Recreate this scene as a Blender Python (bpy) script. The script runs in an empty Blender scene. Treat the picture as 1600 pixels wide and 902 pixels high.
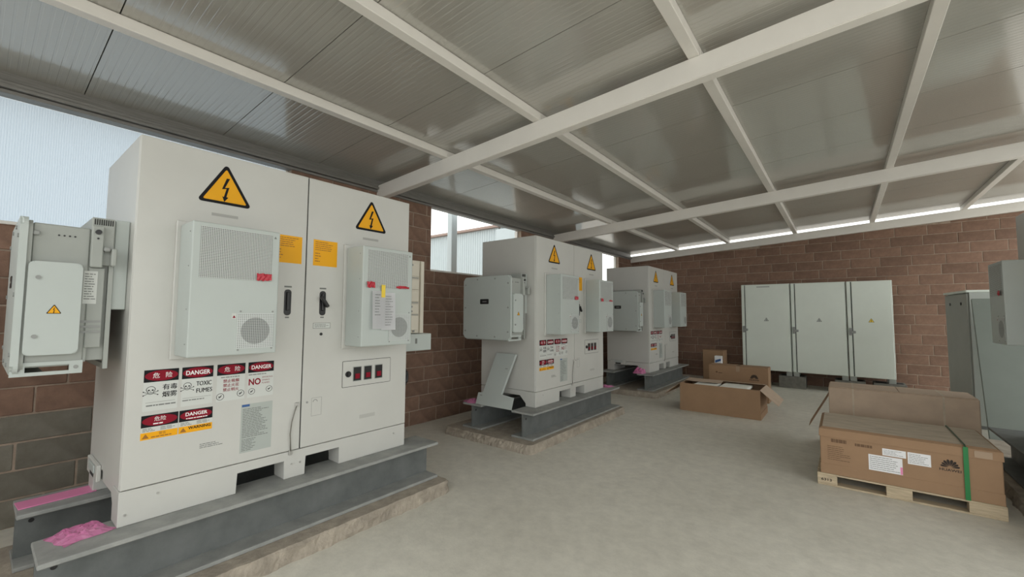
import bpy, bmesh, math, random
from mathutils import Vector, Matrix, noise
R = math.radians
SC = bpy.context.scene
COL = SC.collection
random.seed(7)

# ------------------------------------------------------------------ camera
cd = bpy.data.cameras.new('camera')
cam = bpy.data.objects.new('camera', cd)
COL.objects.link(cam)
F_PX, YAW, PITCH, ROLL = 657.26, 38.114, 3.531, 0.337
cd.sensor_fit = 'HORIZONTAL'
cd.sensor_width = 36.0
cd.lens = F_PX / 1600 * 36.0
cd.clip_start = 0.02
cd.clip_end = 400
_y, _p, _r = R(YAW), R(PITCH), R(ROLL)
fw = Vector((-math.sin(_y) * math.cos(_p), math.cos(_y) * math.cos(_p), math.sin(_p)))
rt = Vector((math.cos(_y), math.sin(_y), 0))
up = rt.cross(fw)
rt2 = rt * math.cos(_r) + up * math.sin(_r)
up2 = -rt * math.sin(_r) + up * math.cos(_r)
cam.matrix_world = Matrix(((rt2.x, up2.x, -fw.x, 0), (rt2.y, up2.y, -fw.y, 0), (rt2.z, up2.z, -fw.z, 1.6), (0, 0, 0, 1)))
SC.camera = cam

# ------------------------------------------------------------------ sky, exposure
w = bpy.data.worlds.new('overcast_sky')
SC.world = w
w.use_nodes = True
bg = w.node_tree.nodes['Background']
bg.inputs['Color'].default_value = (0.95, 0.965, 0.94, 1)
bg.inputs['Strength'].default_value = 2.0
SC.view_settings.view_transform = 'Standard'
SC.view_settings.look = 'None'
SC.view_settings.gamma = 1.0
SC.view_settings.use_curve_mapping = False
SC.view_settings.exposure = 0.14

# ------------------------------------------------------------------ materials
def new_mat(name):
    m = bpy.data.materials.new(name)
    m.use_nodes = True
    return m, m.node_tree.nodes, m.node_tree.links, m.node_tree.nodes['Principled BSDF']

def mat(name, col, rough=.5, metal=0., var=0., vscale=4., bump=0., bscale=40., rnd=0., col2=None, stretch=None, coat=0.):
    m, n, l, b = new_mat(name)
    b.inputs['Roughness'].default_value = rough
    b.inputs['Metallic'].default_value = metal
    b.inputs['Coat Weight'].default_value = coat
    c4 = (*col, 1)
    b.inputs['Base Color'].default_value = c4
    tc = n.new('ShaderNodeTexCoord')
    src = tc.outputs['Object']
    if stretch:
        mp = n.new('ShaderNodeMapping'); mp.inputs['Scale'].default_value = stretch
        l.new(src, mp.inputs['Vector']); src = mp.outputs['Vector']
    out = None
    if var or col2:
        nz = n.new('ShaderNodeTexNoise'); nz.inputs['Scale'].default_value = vscale; nz.inputs['Detail'].default_value = 6
        nz.inputs['Roughness'].default_value = .62
        l.new(src, nz.inputs['Vector'])
        rp = n.new('ShaderNodeValToRGB')
        rp.color_ramp.elements[0].position = .33; rp.color_ramp.elements[1].position = .68
        k = col2 if col2 else tuple(c * (1 - var) for c in col)
        rp.color_ramp.elements[0].color = (*k, 1); rp.color_ramp.elements[1].color = c4
        l.new(nz.outputs['Fac'], rp.inputs['Fac'])
        out = rp.outputs['Color']
    if rnd:
        oi = n.new('ShaderNodeObjectInfo')
        hv = n.new('ShaderNodeHueSaturation')
        mr = n.new('ShaderNodeMapRange'); mr.inputs['To Min'].default_value = 1 - rnd; mr.inputs['To Max'].default_value = 1 + rnd
        l.new(oi.outputs['Random'], mr.inputs['Value']); l.new(mr.outputs['Result'], hv.inputs['Value'])
        if out is not None: l.new(out, hv.inputs['Color'])
        else: hv.inputs['Color'].default_value = c4
        out = hv.outputs['Color']
    if out is not None: l.new(out, b.inputs['Base Color'])
    if bump:
        nb = n.new('ShaderNodeTexNoise'); nb.inputs['Scale'].default_value = bscale; nb.inputs['Detail'].default_value = 5
        l.new(src, nb.inputs['Vector'])
        bp = n.new('ShaderNodeBump'); bp.inputs['Strength'].default_value = bump; bp.inputs['Distance'].default_value = .01
        l.new(nb.outputs['Fac'], bp.inputs['Height']); l.new(bp.outputs['Normal'], b.inputs['Normal'])
    return m

def perforated(name, col, hole, pitch, radius):
    """sheet metal with round holes on a square pitch (object y/z)."""
    m, n, l, b = new_mat(name)
    b.inputs['Roughness'].default_value = .5
    tc = n.new('ShaderNodeTexCoord')
    vm = n.new('ShaderNodeVectorMath'); vm.operation = 'SCALE'; vm.inputs['Scale'].default_value = 1 / pitch
    l.new(tc.outputs['Object'], vm.inputs[0])
    fr = n.new('ShaderNodeVectorMath'); fr.operation = 'FRACTION'; l.new(vm.outputs[0], fr.inputs[0])
    sb = n.new('ShaderNodeVectorMath'); sb.operation = 'SUBTRACT'; sb.inputs[1].default_value = (.5, .5, .5); l.new(fr.outputs[0], sb.inputs[0])
    ml = n.new('ShaderNodeVectorMath'); ml.operation = 'MULTIPLY'; ml.inputs[1].default_value = (0, 1, 1); l.new(sb.outputs[0], ml.inputs[0])
    le = n.new('ShaderNodeVectorMath'); le.operation = 'LENGTH'; l.new(ml.outputs[0], le.inputs[0])
    lt = n.new('ShaderNodeMath'); lt.operation = 'LESS_THAN'; lt.inputs[1].default_value = radius; l.new(le.outputs['Value'], lt.inputs[0])
    mx = n.new('ShaderNodeMix'); mx.data_type = 'RGBA'
    mx.inputs['A'].default_value = (*col, 1); mx.inputs['B'].default_value = (*hole, 1)
    l.new(lt.outputs[0], mx.inputs['Factor']); l.new(mx.outputs['Result'], b.inputs['Base Color'])
    return m

def screen_mesh(name, col, open_fac):
    """fine woven shade net: threads with open gaps between them."""
    m, n, l, b = new_mat(name)
    b = n.new('ShaderNodeBsdfTranslucent'); b.inputs['Color'].default_value = (*col, 1)
    tr = n.new('ShaderNodeBsdfTransparent'); mx = n.new('ShaderNodeMixShader')
    tc = n.new('ShaderNodeTexCoord'); wv = n.new('ShaderNodeTexWave'); wv.bands_direction = 'Y'
    wv.inputs['Scale'].default_value = 22; wv.inputs['Distortion'].default_value = 1.2; wv.inputs['Detail'].default_value = 2; wv.inputs['Detail Scale'].default_value = .7
    l.new(tc.outputs['Object'], wv.inputs['Vector'])
    mr = n.new('ShaderNodeMapRange'); mr.inputs['To Min'].default_value = open_fac - .04; mr.inputs['To Max'].default_value = open_fac + .04
    l.new(wv.outputs['Fac'], mr.inputs['Value']); l.new(mr.outputs['Result'], mx.inputs['Fac'])
    l.new(b.outputs[0], mx.inputs[1]); l.new(tr.outputs[0], mx.inputs[2])
    l.new(mx.outputs[0], n['Material Output'].inputs['Surface'])
    return m

def film(name, col, alpha):
    m, n, l, b = new_mat(name)
    b.inputs['Base Color'].default_value = (*col, 1); b.inputs['Roughness'].default_value = .18
    b.inputs['Alpha'].default_value = alpha
    return m

WHITE = mat('white_powder_coat', (.585, .585, .555), .40, var=.05, vscale=2.5)
WHITE2 = mat('white_unit_paint', (.49, .535, .515), .42, var=.04, vscale=3)
PALE = mat('pale_green_grey_paint', (.76, .82, .755), .42, var=.06, vscale=1.6)
GREYP = mat('light_grey_cast_aluminium', (.37, .39, .365), .5, var=.08, vscale=6)
GREYD = mat('mid_grey_plastic', (.30, .31, .30), .5, var=.05)
BLACK = mat('black_plastic', (.012, .012, .013), .4)
DARK = mat('dark_rubber_gap', (.03, .03, .03), .8)
SEAL = mat('dark_green_door_seal', (.05, .07, .06), .7)
STEEL = mat('brushed_steel', (.55, .55, .54), .3, 1.)
BEAMP = mat('white_beam_paint', (.87, .845, .80), .55, var=.05, vscale=3)
ROOFP = mat('grey_white_roof_sheet', (.46, .45, .41), .11, var=.05, vscale=.8)
ALU = mat('weathered_aluminium_rail', (.30, .29, .27), .5, .3, var=.35, vscale=9, stretch=(3, .6, 20))
IBEAM = mat('grey_primer_steel', (.155, .165, .162), .6, var=.28, vscale=5, bump=.15, bscale=60, col2=(.105, .115, .112))
IBEAMT = mat('dusty_primer_steel', (.36, .365, .35), .7, vscale=6, bump=.15, bscale=60, col2=(.25, .26, .25))
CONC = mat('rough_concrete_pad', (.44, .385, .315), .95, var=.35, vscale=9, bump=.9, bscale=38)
BLOCKC = mat('grey_concrete_block', (.22, .215, .19), .95, var=.3, vscale=12, bump=.6, bscale=60)
BRICK = mat('reddish_brown_block', (.27, .165, .118), .9, col2=(.19, .115, .082), vscale=7, bump=.5, bscale=45, rnd=.13)
BRICKG = mat('grey_cement_block', (.215, .20, .165), .92, col2=(.16, .145, .115), vscale=7, bump=.5, bscale=45, rnd=.12)
MORTAR = mat('pale_brown_mortar', (.42, .33, .26), .95, var=.3, vscale=14, bump=.4, bscale=80)
CARD = mat('brown_cardboard', (.345, .215, .125), .8, var=.10, vscale=5)
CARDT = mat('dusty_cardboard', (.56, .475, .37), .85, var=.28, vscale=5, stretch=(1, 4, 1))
CARDP = mat('faded_cardboard', (.50, .385, .29), .85, var=.13, vscale=5)
TAPE = mat('clear_packing_tape', (.40, .29, .20), .22)
WOOD = mat('raw_pine', (.60, .49, .34), .75, var=.32, vscale=9, stretch=(1, 8, 8))
FOAM = mat('white_foam', (.82, .82, .76), .85)
PAPER = mat('white_paper', (.84, .84, .86), .7)
PAPERG = mat('pale_grey_label_film', (.44, .475, .45), .55)
STICK = mat('white_sticker', (.62, .64, .615), .4)
ORANGE = mat('orange_sticker', (.83, .40, .012), .4)
AMBER = mat('amber_sticker', (.88, .41, .01), .4)
YELLOW = mat('yellow_tape', (.85, .62, .06), .5)
RED = mat('dark_red_print', (.24, .006, .02), .6)
REDT = mat('red_tape', (.48, .03, .05), .4)
INK = mat('black_print', (.010, .010, .012), .65)
INKG = mat('grey_print', (.20, .21, .20), .7)
TYPEG = mat('pale_grey_print', (.40, .40, .38), .6)
INKW = mat('white_print', (.85, .83, .83), .5)
INKO = mat('brown_print', (.33, .13, .01), .5)
BLUE = mat('blue_print', (.03, .10, .30), .5)
CINK = mat('carton_black_print', (.03, .02, .016), .75)
CINKL = mat('carton_faint_print', (.15, .085, .045), .75)
PINK = film('pink_plastic_film', (.80, .24, .50), .55)
PINKS = mat('pink_plastic_strip', (.80, .26, .48), .35)
GREENS = mat('green_strap', (.015, .20, .055), .35)
CABLE = mat('bare_braided_wire', (.20, .19, .165), .45, .6)
GRILLE = perforated('perforated_grille', (.62, .65, .63), (.10, .11, .105), .0092, .37)
GRILLF = perforated('fan_grille', (.63, .66, .65), (.22, .24, .23), .0105, .33)
SHEDW = mat('white_corrugated_sheet', (.45, .51, .53), .5, var=.05)
SHEDR = mat('brown_roof_edge', (.30, .22, .19), .8)
DIRT = mat('pale_dirt', (.58, .55, .50), .95, var=.2, vscale=.8)
NET = screen_mesh('woven_shade_net', (.54, .60, .655), .18)
LOUV = mat('louvre_grey', (.45, .48, .48), .5)

def floor_mat():
    m, n, l, b = new_mat('dusty_concrete_floor')
    tc = n.new('ShaderNodeTexCoord')
    n1 = n.new('ShaderNodeTexNoise'); n1.inputs['Scale'].default_value = .55; n1.inputs['Detail'].default_value = 8; n1.inputs['Roughness'].default_value = .6
    n2 = n.new('ShaderNodeTexNoise'); n2.inputs['Scale'].default_value = 9; n2.inputs['Detail'].default_value = 8; n2.inputs['Roughness'].default_value = .7
    for k in (n1, n2): l.new(tc.outputs['Object'], k.inputs['Vector'])
    r1 = n.new('ShaderNodeValToRGB'); e = r1.color_ramp.elements
    e[0].position = .34; e[0].color = (.63, .605, .53, 1); e[1].position = .66; e[1].color = (.76, .735, .655, 1)
    l.new(n1.outputs['Fac'], r1.inputs['Fac'])
    r2 = n.new('ShaderNodeValToRGB'); e = r2.color_ramp.elements
    e[0].position = .3; e[0].color = (.84, .84, .84, 1); e[1].position = .7; e[1].color = (1.05, 1.05, 1.05, 1)
    l.new(n2.outputs['Fac'], r2.inputs['Fac'])
    mx = n.new('ShaderNodeMix'); mx.data_type = 'RGBA'; mx.blend_type = 'MULTIPLY'; mx.inputs['Factor'].default_value = 1
    l.new(r1.outputs['Color'], mx.inputs['A']); l.new(r2.outputs['Color'], mx.inputs['B'])
    l.new(mx.outputs['Result'], b.inputs['Base Color'])
    b.inputs['Roughness'].default_value = .62
    n3 = n.new('ShaderNodeTexNoise'); n3.inputs['Scale'].default_value = 55; n3.inputs['Detail'].default_value = 6
    l.new(tc.outputs['Object'], n3.inputs['Vector'])
    bp = n.new('ShaderNodeBump'); bp.inputs['Strength'].default_value = .25; bp.inputs['Distance'].default_value = .006
    l.new(n3.outputs['Fac'], bp.inputs['Height']); l.new(bp.outputs['Normal'], b.inputs['Normal'])
    return m
FLOOR = floor_mat()
for m_ in (INK, RED, INKG, STICK, ORANGE, AMBER, PAPERG):
    m_.node_tree.nodes['Principled BSDF'].inputs['Specular IOR Level'].default_value = .2
ROOFP.node_tree.nodes['Principled BSDF'].inputs['IOR'].default_value = 2.4

# ------------------------------------------------------------------ mesh helpers
def box(bm, x0, x1, y0, y1, z0, z1, bev=0., M=None, seg=1):
    g = bmesh.ops.create_cube(bm, size=1)['verts']
    for v in g:
        v.co = Vector(((x0 + x1) / 2 + v.co.x * (x1 - x0), (y0 + y1) / 2 + v.co.y * (y1 - y0), (z0 + z1) / 2 + v.co.z * (z1 - z0)))
    if M is not None:
        for v in g: v.co = M @ v.co
    if bev:
        es = list({e for v in g for e in v.link_edges})
        bmesh.ops.bevel(bm, geom=es, offset=bev, segments=seg, affect='EDGES', profile=.5)

def cyl(bm, c, axis, r, h, seg=20, r2=None):
    """cylinder from point c along axis ('x','y','z' or vector), length h"""
    ax = {'x': Vector((1, 0, 0)), 'y': Vector((0, 1, 0)), 'z': Vector((0, 0, 1))}.get(axis, axis) if isinstance(axis, str) else axis
    q = Vector((0, 0, 1)).rotation_difference(ax.normalized()).to_matrix().to_4x4()
    M = Matrix.Translation(Vector(c) + ax.normalized() * h / 2) @ q
    bmesh.ops.create_cone(bm, cap_ends=True, segments=seg, radius1=r, radius2=r if r2 is None else r2, depth=h, matrix=M)

def prism(bm, poly, M, depth):
    """extrude the 2-D polygon (right, up) along the local normal, from 0 to depth, placed by M"""
    a = [bm.verts.new(M @ Vector((p[0], p[1], 0))) for p in poly]
    b = [bm.verts.new(M @ Vector((p[0], p[1], depth))) for p in poly]
    n = len(poly)
    bm.faces.new(a[::-1]); bm.faces.new(b)
    for i in range(n): bm.faces.new((a[i], a[(i + 1) % n], b[(i + 1) % n], b[i]))

def tube(bm, pts, r, seg=8):
    pts = [Vector(p) for p in pts]; rings = []
    for i, p in enumerate(pts):
        d = (pts[min(i + 1, len(pts) - 1)] - pts[max(i - 1, 0)]).normalized()
        s = d.cross(Vector((0, 0, 1)) if abs(d.z) < .9 else Vector((1, 0, 0))).normalized(); t = s.cross(d)
        rings.append([bm.verts.new(p + (s * math.cos(2 * math.pi * k / seg) + t * math.sin(2 * math.pi * k / seg)) * r) for k in range(seg)])
    for i in range(len(rings) - 1):
        for k in range(seg): bm.faces.new((rings[i][k], rings[i][(k + 1) % seg], rings[i + 1][(k + 1) % seg], rings[i + 1][k]))
    bm.faces.new(rings[0][::-1]); bm.faces.new(rings[-1])

def rrect(x0, x1, y0, y1, r, seg=5):
    out = []
    for cx, cy, a in ((x1 - r, y1 - r, 0), (x0 + r, y1 - r, 90), (x0 + r, y0 + r, 180), (x1 - r, y0 + r, 270)):
        for k in range(seg + 1):
            t = R(a + 90 * k / seg); out.append((cx + r * math.cos(t), cy + r * math.sin(t)))
    return out

def ellipse(cx, cy, rx, ry, n=32): return [(cx + rx * math.cos(2 * math.pi * k / n), cy + ry * math.sin(2 * math.pi * k / n)) for k in range(n)]
def rect(x0, x1, y0, y1): return [(x0, y0), (x1, y0), (x1, y1), (x0, y1)]

def frameM(o, right, upv):
    r_, u_ = Vector(right), Vector(upv); n_ = r_.cross(u_)
    return Matrix(((r_.x, u_.x, n_.x, o[0]), (r_.y, u_.y, n_.y, o[1]), (r_.z, u_.z, n_.z, o[2]), (0, 0, 0, 1)))
def FR(u, z, x=0.): return frameM((x, u, z), (0, 1, 0), (0, 0, 1))       # on a face that looks along +X
def SD(xx, z, y=0.): return frameM((xx, y, z), (1, 0, 0), (0, 0, 1))     # on a face that looks along -Y

_tc = {}
def text(bm, body, size, M, align='LEFT', bold=0., width=None, off=.0006):
    key = (body, align, bold)
    if key not in _tc:
        c = bpy.data.curves.new('lettering', 'FONT'); c.body = body; c.align_x = align; c.size = 1; c.offset = bold; c.resolution_u = 3
        o = bpy.data.objects.new('lettering', c); COL.objects.link(o)
        dg = bpy.context.evaluated_depsgraph_get(); dg.update()
        me = bpy.data.meshes.new_from_object(o.evaluated_get(dg))
        _tc[key] = ([v.co.copy() for v in me.vertices], [tuple(p.vertices) for p in me.polygons])
        bpy.data.objects.remove(o); bpy.data.curves.remove(c); bpy.data.meshes.remove(me)
    vs, fs = _tc[key]
    sx = size
    if width:
        ww = max(v.x for v in vs) - min(v.x for v in vs); sx = width / ww
    nv = [bm.verts.new(M @ Vector((v.x * sx, v.y * size, off))) for v in vs]
    for f in fs:
        try: bm.faces.new([nv[i] for i in f])
        except ValueError: pass

def O(name, bm, m, parent=None, smooth=False, label=None, loc=None):
    bmesh.ops.recalc_face_normals(bm, faces=[f for f in bm.faces if len(f.verts) == 4 or True]) if smooth is not None else None
    me = bpy.data.meshes.new(name); bm.to_mesh(me); bm.free()
    me.materials.append(m)
    if smooth:
        for p in me.polygons: p.use_smooth = True
    o = bpy.data.objects.new(name, me); COL.objects.link(o)
    if parent: o.parent = parent
    if label: o['label'] = label
    if loc: o.location = loc
    if name in SMALL and parent: o['kind'] = 'stuff'
    return o
SMALL = {'fine_print', 'fine_lettering', 'band_print', 'notice_print', 'plate_print', 'sheet_print', 'small_print', 'typed_lines', 'label_print', 'carton_fine_print', 'carton_heading', 'plinth_bolt', 'screw', 'cover_screw',
         'status_hole', 'terminal_screw', 'tray_slot', 'handle_print', 'faint_mark', 'prohibition_symbol', 'handling_mark', 'pack_print', 'black_lettering', 'red_lettering', 'lettering', 'warning_lettering', 'heat_sink_fins', 'flower_emblem', 'maker_lettering', 'stamped_number'}
def N(): return bmesh.new()
def B(name, m, parent, *a, bev=0., **k):
    bm = N(); box(bm, *a, bev=bev); return O(name, bm, m, parent, **k)
def flat(name, m, parent, polys, M, depth=.0008):
    bm = N()
    for p in polys: prism(bm, p, M, depth)
    return O(name, bm, m, parent)
def print_(name, m, parent, items, heavy=0.):
    bm = N()
    for it in items:
        text(bm, *it[0], **it[1])
        if heavy:      # heavier strokes: the glyphs struck twice, a hair apart
            body, size, M = it[0]; text(bm, body, size, M @ Matrix.Translation((heavy, heavy * .3, 0)), **it[1])
    return O(name, bm, m, parent, smooth=None)
def tag(o, label, cat=None, group=None, kind=None):
    o['label'] = label
    if cat: o['category'] = cat
    if group: o['group'] = group
    if kind: o['kind'] = kind
    return o
def struct(o, label=None):
    o['kind'] = 'structure'
    if label: o['label'] = label
    return o
def E_(name, loc, rz=0.):
    o = bpy.data.objects.new(name, None); COL.objects.link(o); o.location = loc; o.rotation_euler = (0, 0, rz); o.empty_display_size = .1
    return o
def copy_tree(o, parent=None, skip=()):
    c = o.copy(); COL.objects.link(c); c.parent = parent
    for ch in list(o.children):
        if ch.name.split('.')[0] in skip: continue
        copy_tree(ch, c, skip)
    return c

# ================================================================== THE SHED
XW, YB, XR, Y0 = -4.893, 12.0, 2.85, -1.6
SL = .0576
def RP(x): return 3.343 + SL * (x + 4.661)      # underside of the purlins = top of the roof beams
HB, HP = .181, .08

def build_shell():
    bm = N(); box(bm, XW - .2, XR + .2, Y0, YB + .2, -.2, 0)
    struct(O('floor', bm, FLOOR), 'dusty grey concrete floor slab')
    bm = N()
    for a in ((-60, XW - .2, -40, 60), (XR + .2, 60, -40, 60), (XW - .2, XR + .2, -40, Y0), (XW - .2, XR + .2, YB + .2, 60)):
        box(bm, a[0], a[1], a[2], a[3], -.3, -.08)
    struct(O('ground', bm, DIRT), 'pale bare ground outside the shed')

    # ---- left wall: mortar core and blocks
    zs, zt = 2.262, 3.236
    wins = [(-1.3, 2.15), (4.24, 6.53), (8.75, 11.1)]
    bm = N(); t0, t1 = XW - .15, XW - .012
    box(bm, t0, t1, Y0, YB + .15, 0, zs)
    edges = [Y0] + [v for w_ in wins for v in w_] + [YB + .15]
    piers = [(edges[i], edges[i + 1]) for i in range(0, len(edges), 2)]
    for a, b in piers: box(bm, t0, t1, a, b, zs, zt + .03)
    wl = struct(O('wall_left', bm, MORTAR), 'left block wall of reddish brown masonry with high window openings')
    H, L = zs / 11, .5
    hid = []; n_single = 0
    meshes = {}
    def brick_mesh(length, variant):
        k = (round(length, 2), variant)
        if k not in meshes:
            b_ = N(); box(b_, -.035, .004 + .002 * (variant % 3), -length / 2 + .006, length / 2 - .006, -H / 2 + .006, H / 2 - .006, bev=.004 + .002 * (variant % 2))
            me = bpy.data.meshes.new('brick'); b_.to_mesh(me); b_.free(); me.materials.append(BRICK); meshes[k] = me
        return meshes[k]
    def lay(a, b, z, shift, rowi):
        nonlocal n_single
        y = a - shift
        while y < b - .02:
            s, e = max(y, a), min(y + L, b); y += L
            if e - s < .06: continue
            c = (s + e) / 2
            if (1.0 < c < 3.4) or c < -.15:
                hid.append((s, e, z)); continue
            o = bpy.data.objects.new('brick', brick_mesh(e - s, random.randrange(6))); COL.objects.link(o)
            o.parent = wl; o.location = (XW - .012, c, z + H / 2)
            if z < .82 and c < .9:
                o.material_slots[0].link = 'OBJECT'; o.material_slots[0].material = BRICKG
            n_single += 1
    for i in range(11): lay(-.6, YB, i * H, (i % 2) * .25 + .08 * ((i * 7) % 3), i)
    Hp = (zt + .03 - zs)
    for a, b in piers[1:]:
        for i in range(5): lay(a, b, zs + i * H, (i % 2) * .25, i)
    bm = N()
    for s, e, z in hid: box(bm, XW - .04, XW - .006, s + .006, e - .006, z + .006, z + H - .006)
    o = O('brick_course', bm, BRICK, wl); o['kind'] = 'stuff'

    # window frames, sills, nets
    for i, (a, b) in enumerate(wins):
        bm = N()
        fr = E_('window_%d' % (i + 1), (XW, (a + b) / 2, zs))
        struct(fr, ['high window opening covered with woven shade net', 'clear high window opening above the second cabinet', 'high window opening near the back corner'][i])
        cy = (a + b) / 2
        B('window_sill', BEAMP, fr, -.16, .012, a - cy, b - cy, -.012, .014, bev=.003)
        for q in (a, b):
            s = 1 if q == a else -1
            y_ = q - cy
            B('window_jamb', BEAMP, fr, -.15, -.09, min(y_, y_ + s * .025), max(y_, y_ + s * .025), .0145, zt - zs, bev=.002)
        if i == 0:
            bm = N(); box(bm, -.10, -.099, a - cy + .026, b - cy - .026, .015, zt - zs)
            O('shade_net', bm, NET, fr)
    # eave rail above the windows: three stepped runs
    er = E_('eave_rail', (XW, 0, zt)); tag(er, 'weathered grey metal eave rail along the top of the left wall', 'rail')
    B('lower_channel', ALU, er, -.10, .015, Y0, YB - .02, 0, .03, bev=.003)
    B('middle_channel', ALU, er, -.12, .045, Y0, YB - .02, .034, .062, bev=.003)
    B('upper_channel', ALU, er, -.14, .025, Y0, YB - .02, .066, .094, bev=.003)
    B('web_strip', DARK, er, -.11, -.0, Y0, YB - .02, .03, .066)
    bm = N(); box(bm, XW - .15, XW - .02, Y0, YB, RP(XW) + .002, RP(XW) + HP)
    struct(O('trim_1', bm, ALU), 'flashing closing the gap under the roof sheets')

    # ---- back wall
    M_ = N(); yb0 = YB + .012
    def top(x): return RP(x) - HB
    vs = [(XW - .15, 0), (XR + .15, 0), (XR + .15, top(XR + .15)), (XW - .15, top(XW - .15))]
    prism(M_, vs, frameM((0, yb0 + .15, 0), (1, 0, 0), (0, 0, 1)), .15)
    wb = struct(O('wall_back', M_, MORTAR), 'back block wall of reddish brown masonry under a white beam')
    Hc, cache = .2055, {}
    def bmsh(length, h0, h1, variant):
        k = (round(length, 2), round(h0, 3), round(h1, 3), variant)
        if k not in cache:
            b_ = N(); box(b_, -length / 2 + .006, length / 2 - .006, -.004 - .002 * (variant % 3), .035, -Hc / 2 + .006, Hc / 2 - .006, bev=.004 + .002 * (variant % 2))
            if h0 < Hc or h1 < Hc:
                for v in b_.verts:
                    f = (v.co.x + length / 2) / length; lim = (h0 + (h1 - h0) * f) - Hc / 2 - .004
                    if v.co.z > lim: v.co.z = lim
            me = bpy.data.meshes.new('brick'); b_.to_mesh(me); b_.free(); me.materials.append(BRICK); cache[k] = me
        return cache[k]
    far = []; i = 0
    while i * Hc < top(XR):
        z = i * Hc; x = XW - (.25 if i % 2 else 0.) - .09 * ((i * 5) % 3)
        while x < XR:
            s, e = max(x, XW), min(x + L, XR); x += L
            if e - s < .06: continue
            h0, h1 = min(Hc, top(s) - z), min(Hc, top(e) - z)
            if h0 < .03: continue
            if s > 3.1: far.append((s, e, z, min(h0, h1))); continue
            o = bpy.data.objects.new('brick', bmsh(e - s, h0, h1, random.randrange(6) if min(h0, h1) >= Hc - 1e-6 else 0)); COL.objects.link(o)
            o.parent = wb; o.location = ((s + e) / 2, yb0, z + Hc / 2)
        i += 1
    bm = N()
    for s, e, z, h in far: box(bm, s + .006, e - .006, yb0 - .006, yb0 + .03, z + .006, z + h - .006)
    o = O('brick_course', bm, BRICK, wb); o['kind'] = 'stuff'

    # ---- unseen low wall added behind the camera to shade the lower left bricks
    bm = N(); prism(bm, [(XW - .15, 0), (-2.6, 0), (-2.6, 2.0), (XW - .15, 2.0)], frameM((0, Y0, 0), (1, 0, 0), (0, 0, 1)), .15)
    struct(O('added_shade_wall', bm, BRICK), 'added low block wall behind the camera, shading the lower left bricks')
    # ---- right side: open, the roof carried by white posts (out of view)
    for k, y in enumerate((-1.4, 3.322, 7.719)):
        bm = N(); box(bm, XR - .06, XR + .06, y - .05, y + .05, 0, RP(XR) - HB + .001, bev=.006)
        tag(O('roof_post', bm, BEAMP), ['white roof post at the open front of the shed', 'white roof post carrying the big beam', 'white roof post carrying the second beam'][k], 'post', 'roof posts')
    # ---- roof panels (each 1 m wide, with fine ribs) under one ceiling empty
    ce = struct(E_('ceiling', (0, 0, 0)), 'sloping roof of ribbed grey sandwich panels')
    b_ = N(); xa, xb = XW - .35, XR + .2; prof = []
    n = 20; wd = 1.0 - .007
    for k in range(n):
        y = .0035 + wd * k / n; st = wd / n
        prof += [(y, 0), (y + st * .62, 0), (y + st * .70, .0011), (y + st * .92, .0011)]
    prof.append((.0035 + wd, 0))
    lo = [[b_.verts.new((x, y, RP(x) + HP + dz)) for x in (xa, xb)] for y, dz in prof]
    hi = [[b_.verts.new((x, y, RP(x) + HP + .05)) for x in (xa, xb)] for y in (.0035, .0035 + wd)]
    for k in range(len(lo) - 1): b_.faces.new((lo[k][0], lo[k][1], lo[k + 1][1], lo[k + 1][0]))
    b_.faces.new((hi[0][0], hi[1][0], hi[1][1], hi[0][1]))
    b_.faces.new((lo[0][0], hi[0][0], hi[0][1], lo[0][1])); b_.faces.new((lo[-1][0], lo[-1][1], hi[1][1], hi[1][0]))
    bmesh.ops.recalc_face_normals(b_, faces=b_.faces)
    me = bpy.data.meshes.new('roof_panel'); b_.to_mesh(me); b_.free(); me.materials.append(ROOFP)
    y = -1.53
    while y < YB:
        o = bpy.data.objects.new('roof_panel', me); COL.objects.link(o); o.parent = ce; o.location = (0, y, 0); y += 1.0
    o.scale.y = (YB + .09 + 1.53) % 1.0
    b_ = N()   # dark joint sealing behind the panel seams
    prism(b_, [(xa, RP(xa) + HP + .03), (xb, RP(xb) + HP + .03), (xb, RP(xb) + HP + .055), (xa, RP(xa) + HP + .055)], frameM((0, YB + .085, 0), (1, 0, 0), (0, 0, 1)), YB + .085 + 1.53)
    O('joint_sealing', b_, GREYD, ce)

    # ---- purlins
    names = ['white roof purlin nearest the window wall', 'second white roof purlin from the window wall', 'third white roof purlin from the window wall',
             'fourth white roof purlin from the window wall', 'fifth white roof purlin from the window wall, at the right edge']
    for x, lb in zip((-3.574, -2.283, -.826, .578, 1.965), names):
        bm = N(); box(bm, x - .042, x + .042, Y0, YB + .085, RP(x), RP(x) + HP - .001, bev=.004)
        tag(O('roof_purlin', bm, BEAMP), lb, 'purlin', 'roof purlins')
    # ---- beams across
    for y0, y1, lb in ((3.272, 3.372, 'big white roof beam crossing above the nearest cabinet'), (7.669, 7.769, 'white roof beam crossing behind the second cabinet'),
                       (YB - .06, YB + .06, 'white roof beam lying along the top of the back wall')):
        root = E_('roof_beam', (0, y0, RP(0))); tag(root, lb, 'beam', 'roof beams')
        bm = N(); x0, x1 = XW - .1, XR + .1
        poly = [(x0, RP(x0) - HB - RP(0) + .002), (x1, RP(x1) - HB - RP(0) + .002), (x1, RP(x1) - RP(0) - .001), (x0, RP(x0) - RP(0) - .001)]
        prism(bm, poly, frameM((0, y1 - y0, 0), (1, 0, 0), (0, 0, 1)), y1 - y0)
        bmesh.ops.bevel(bm, geom=list(bm.edges), offset=.006, segments=2, affect='EDGES')
        O('box_section', bm, BEAMP, root)
        if y0 < 11:
            for x in (-3.574, -2.283, -.826, .578, 1.965):   # angle cleats holding the purlins
                B('purlin_cleat', BEAMP, root, x + .043, x + .049, .01, .09, RP(x) - RP(0), RP(x) - RP(0) + .05)

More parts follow.
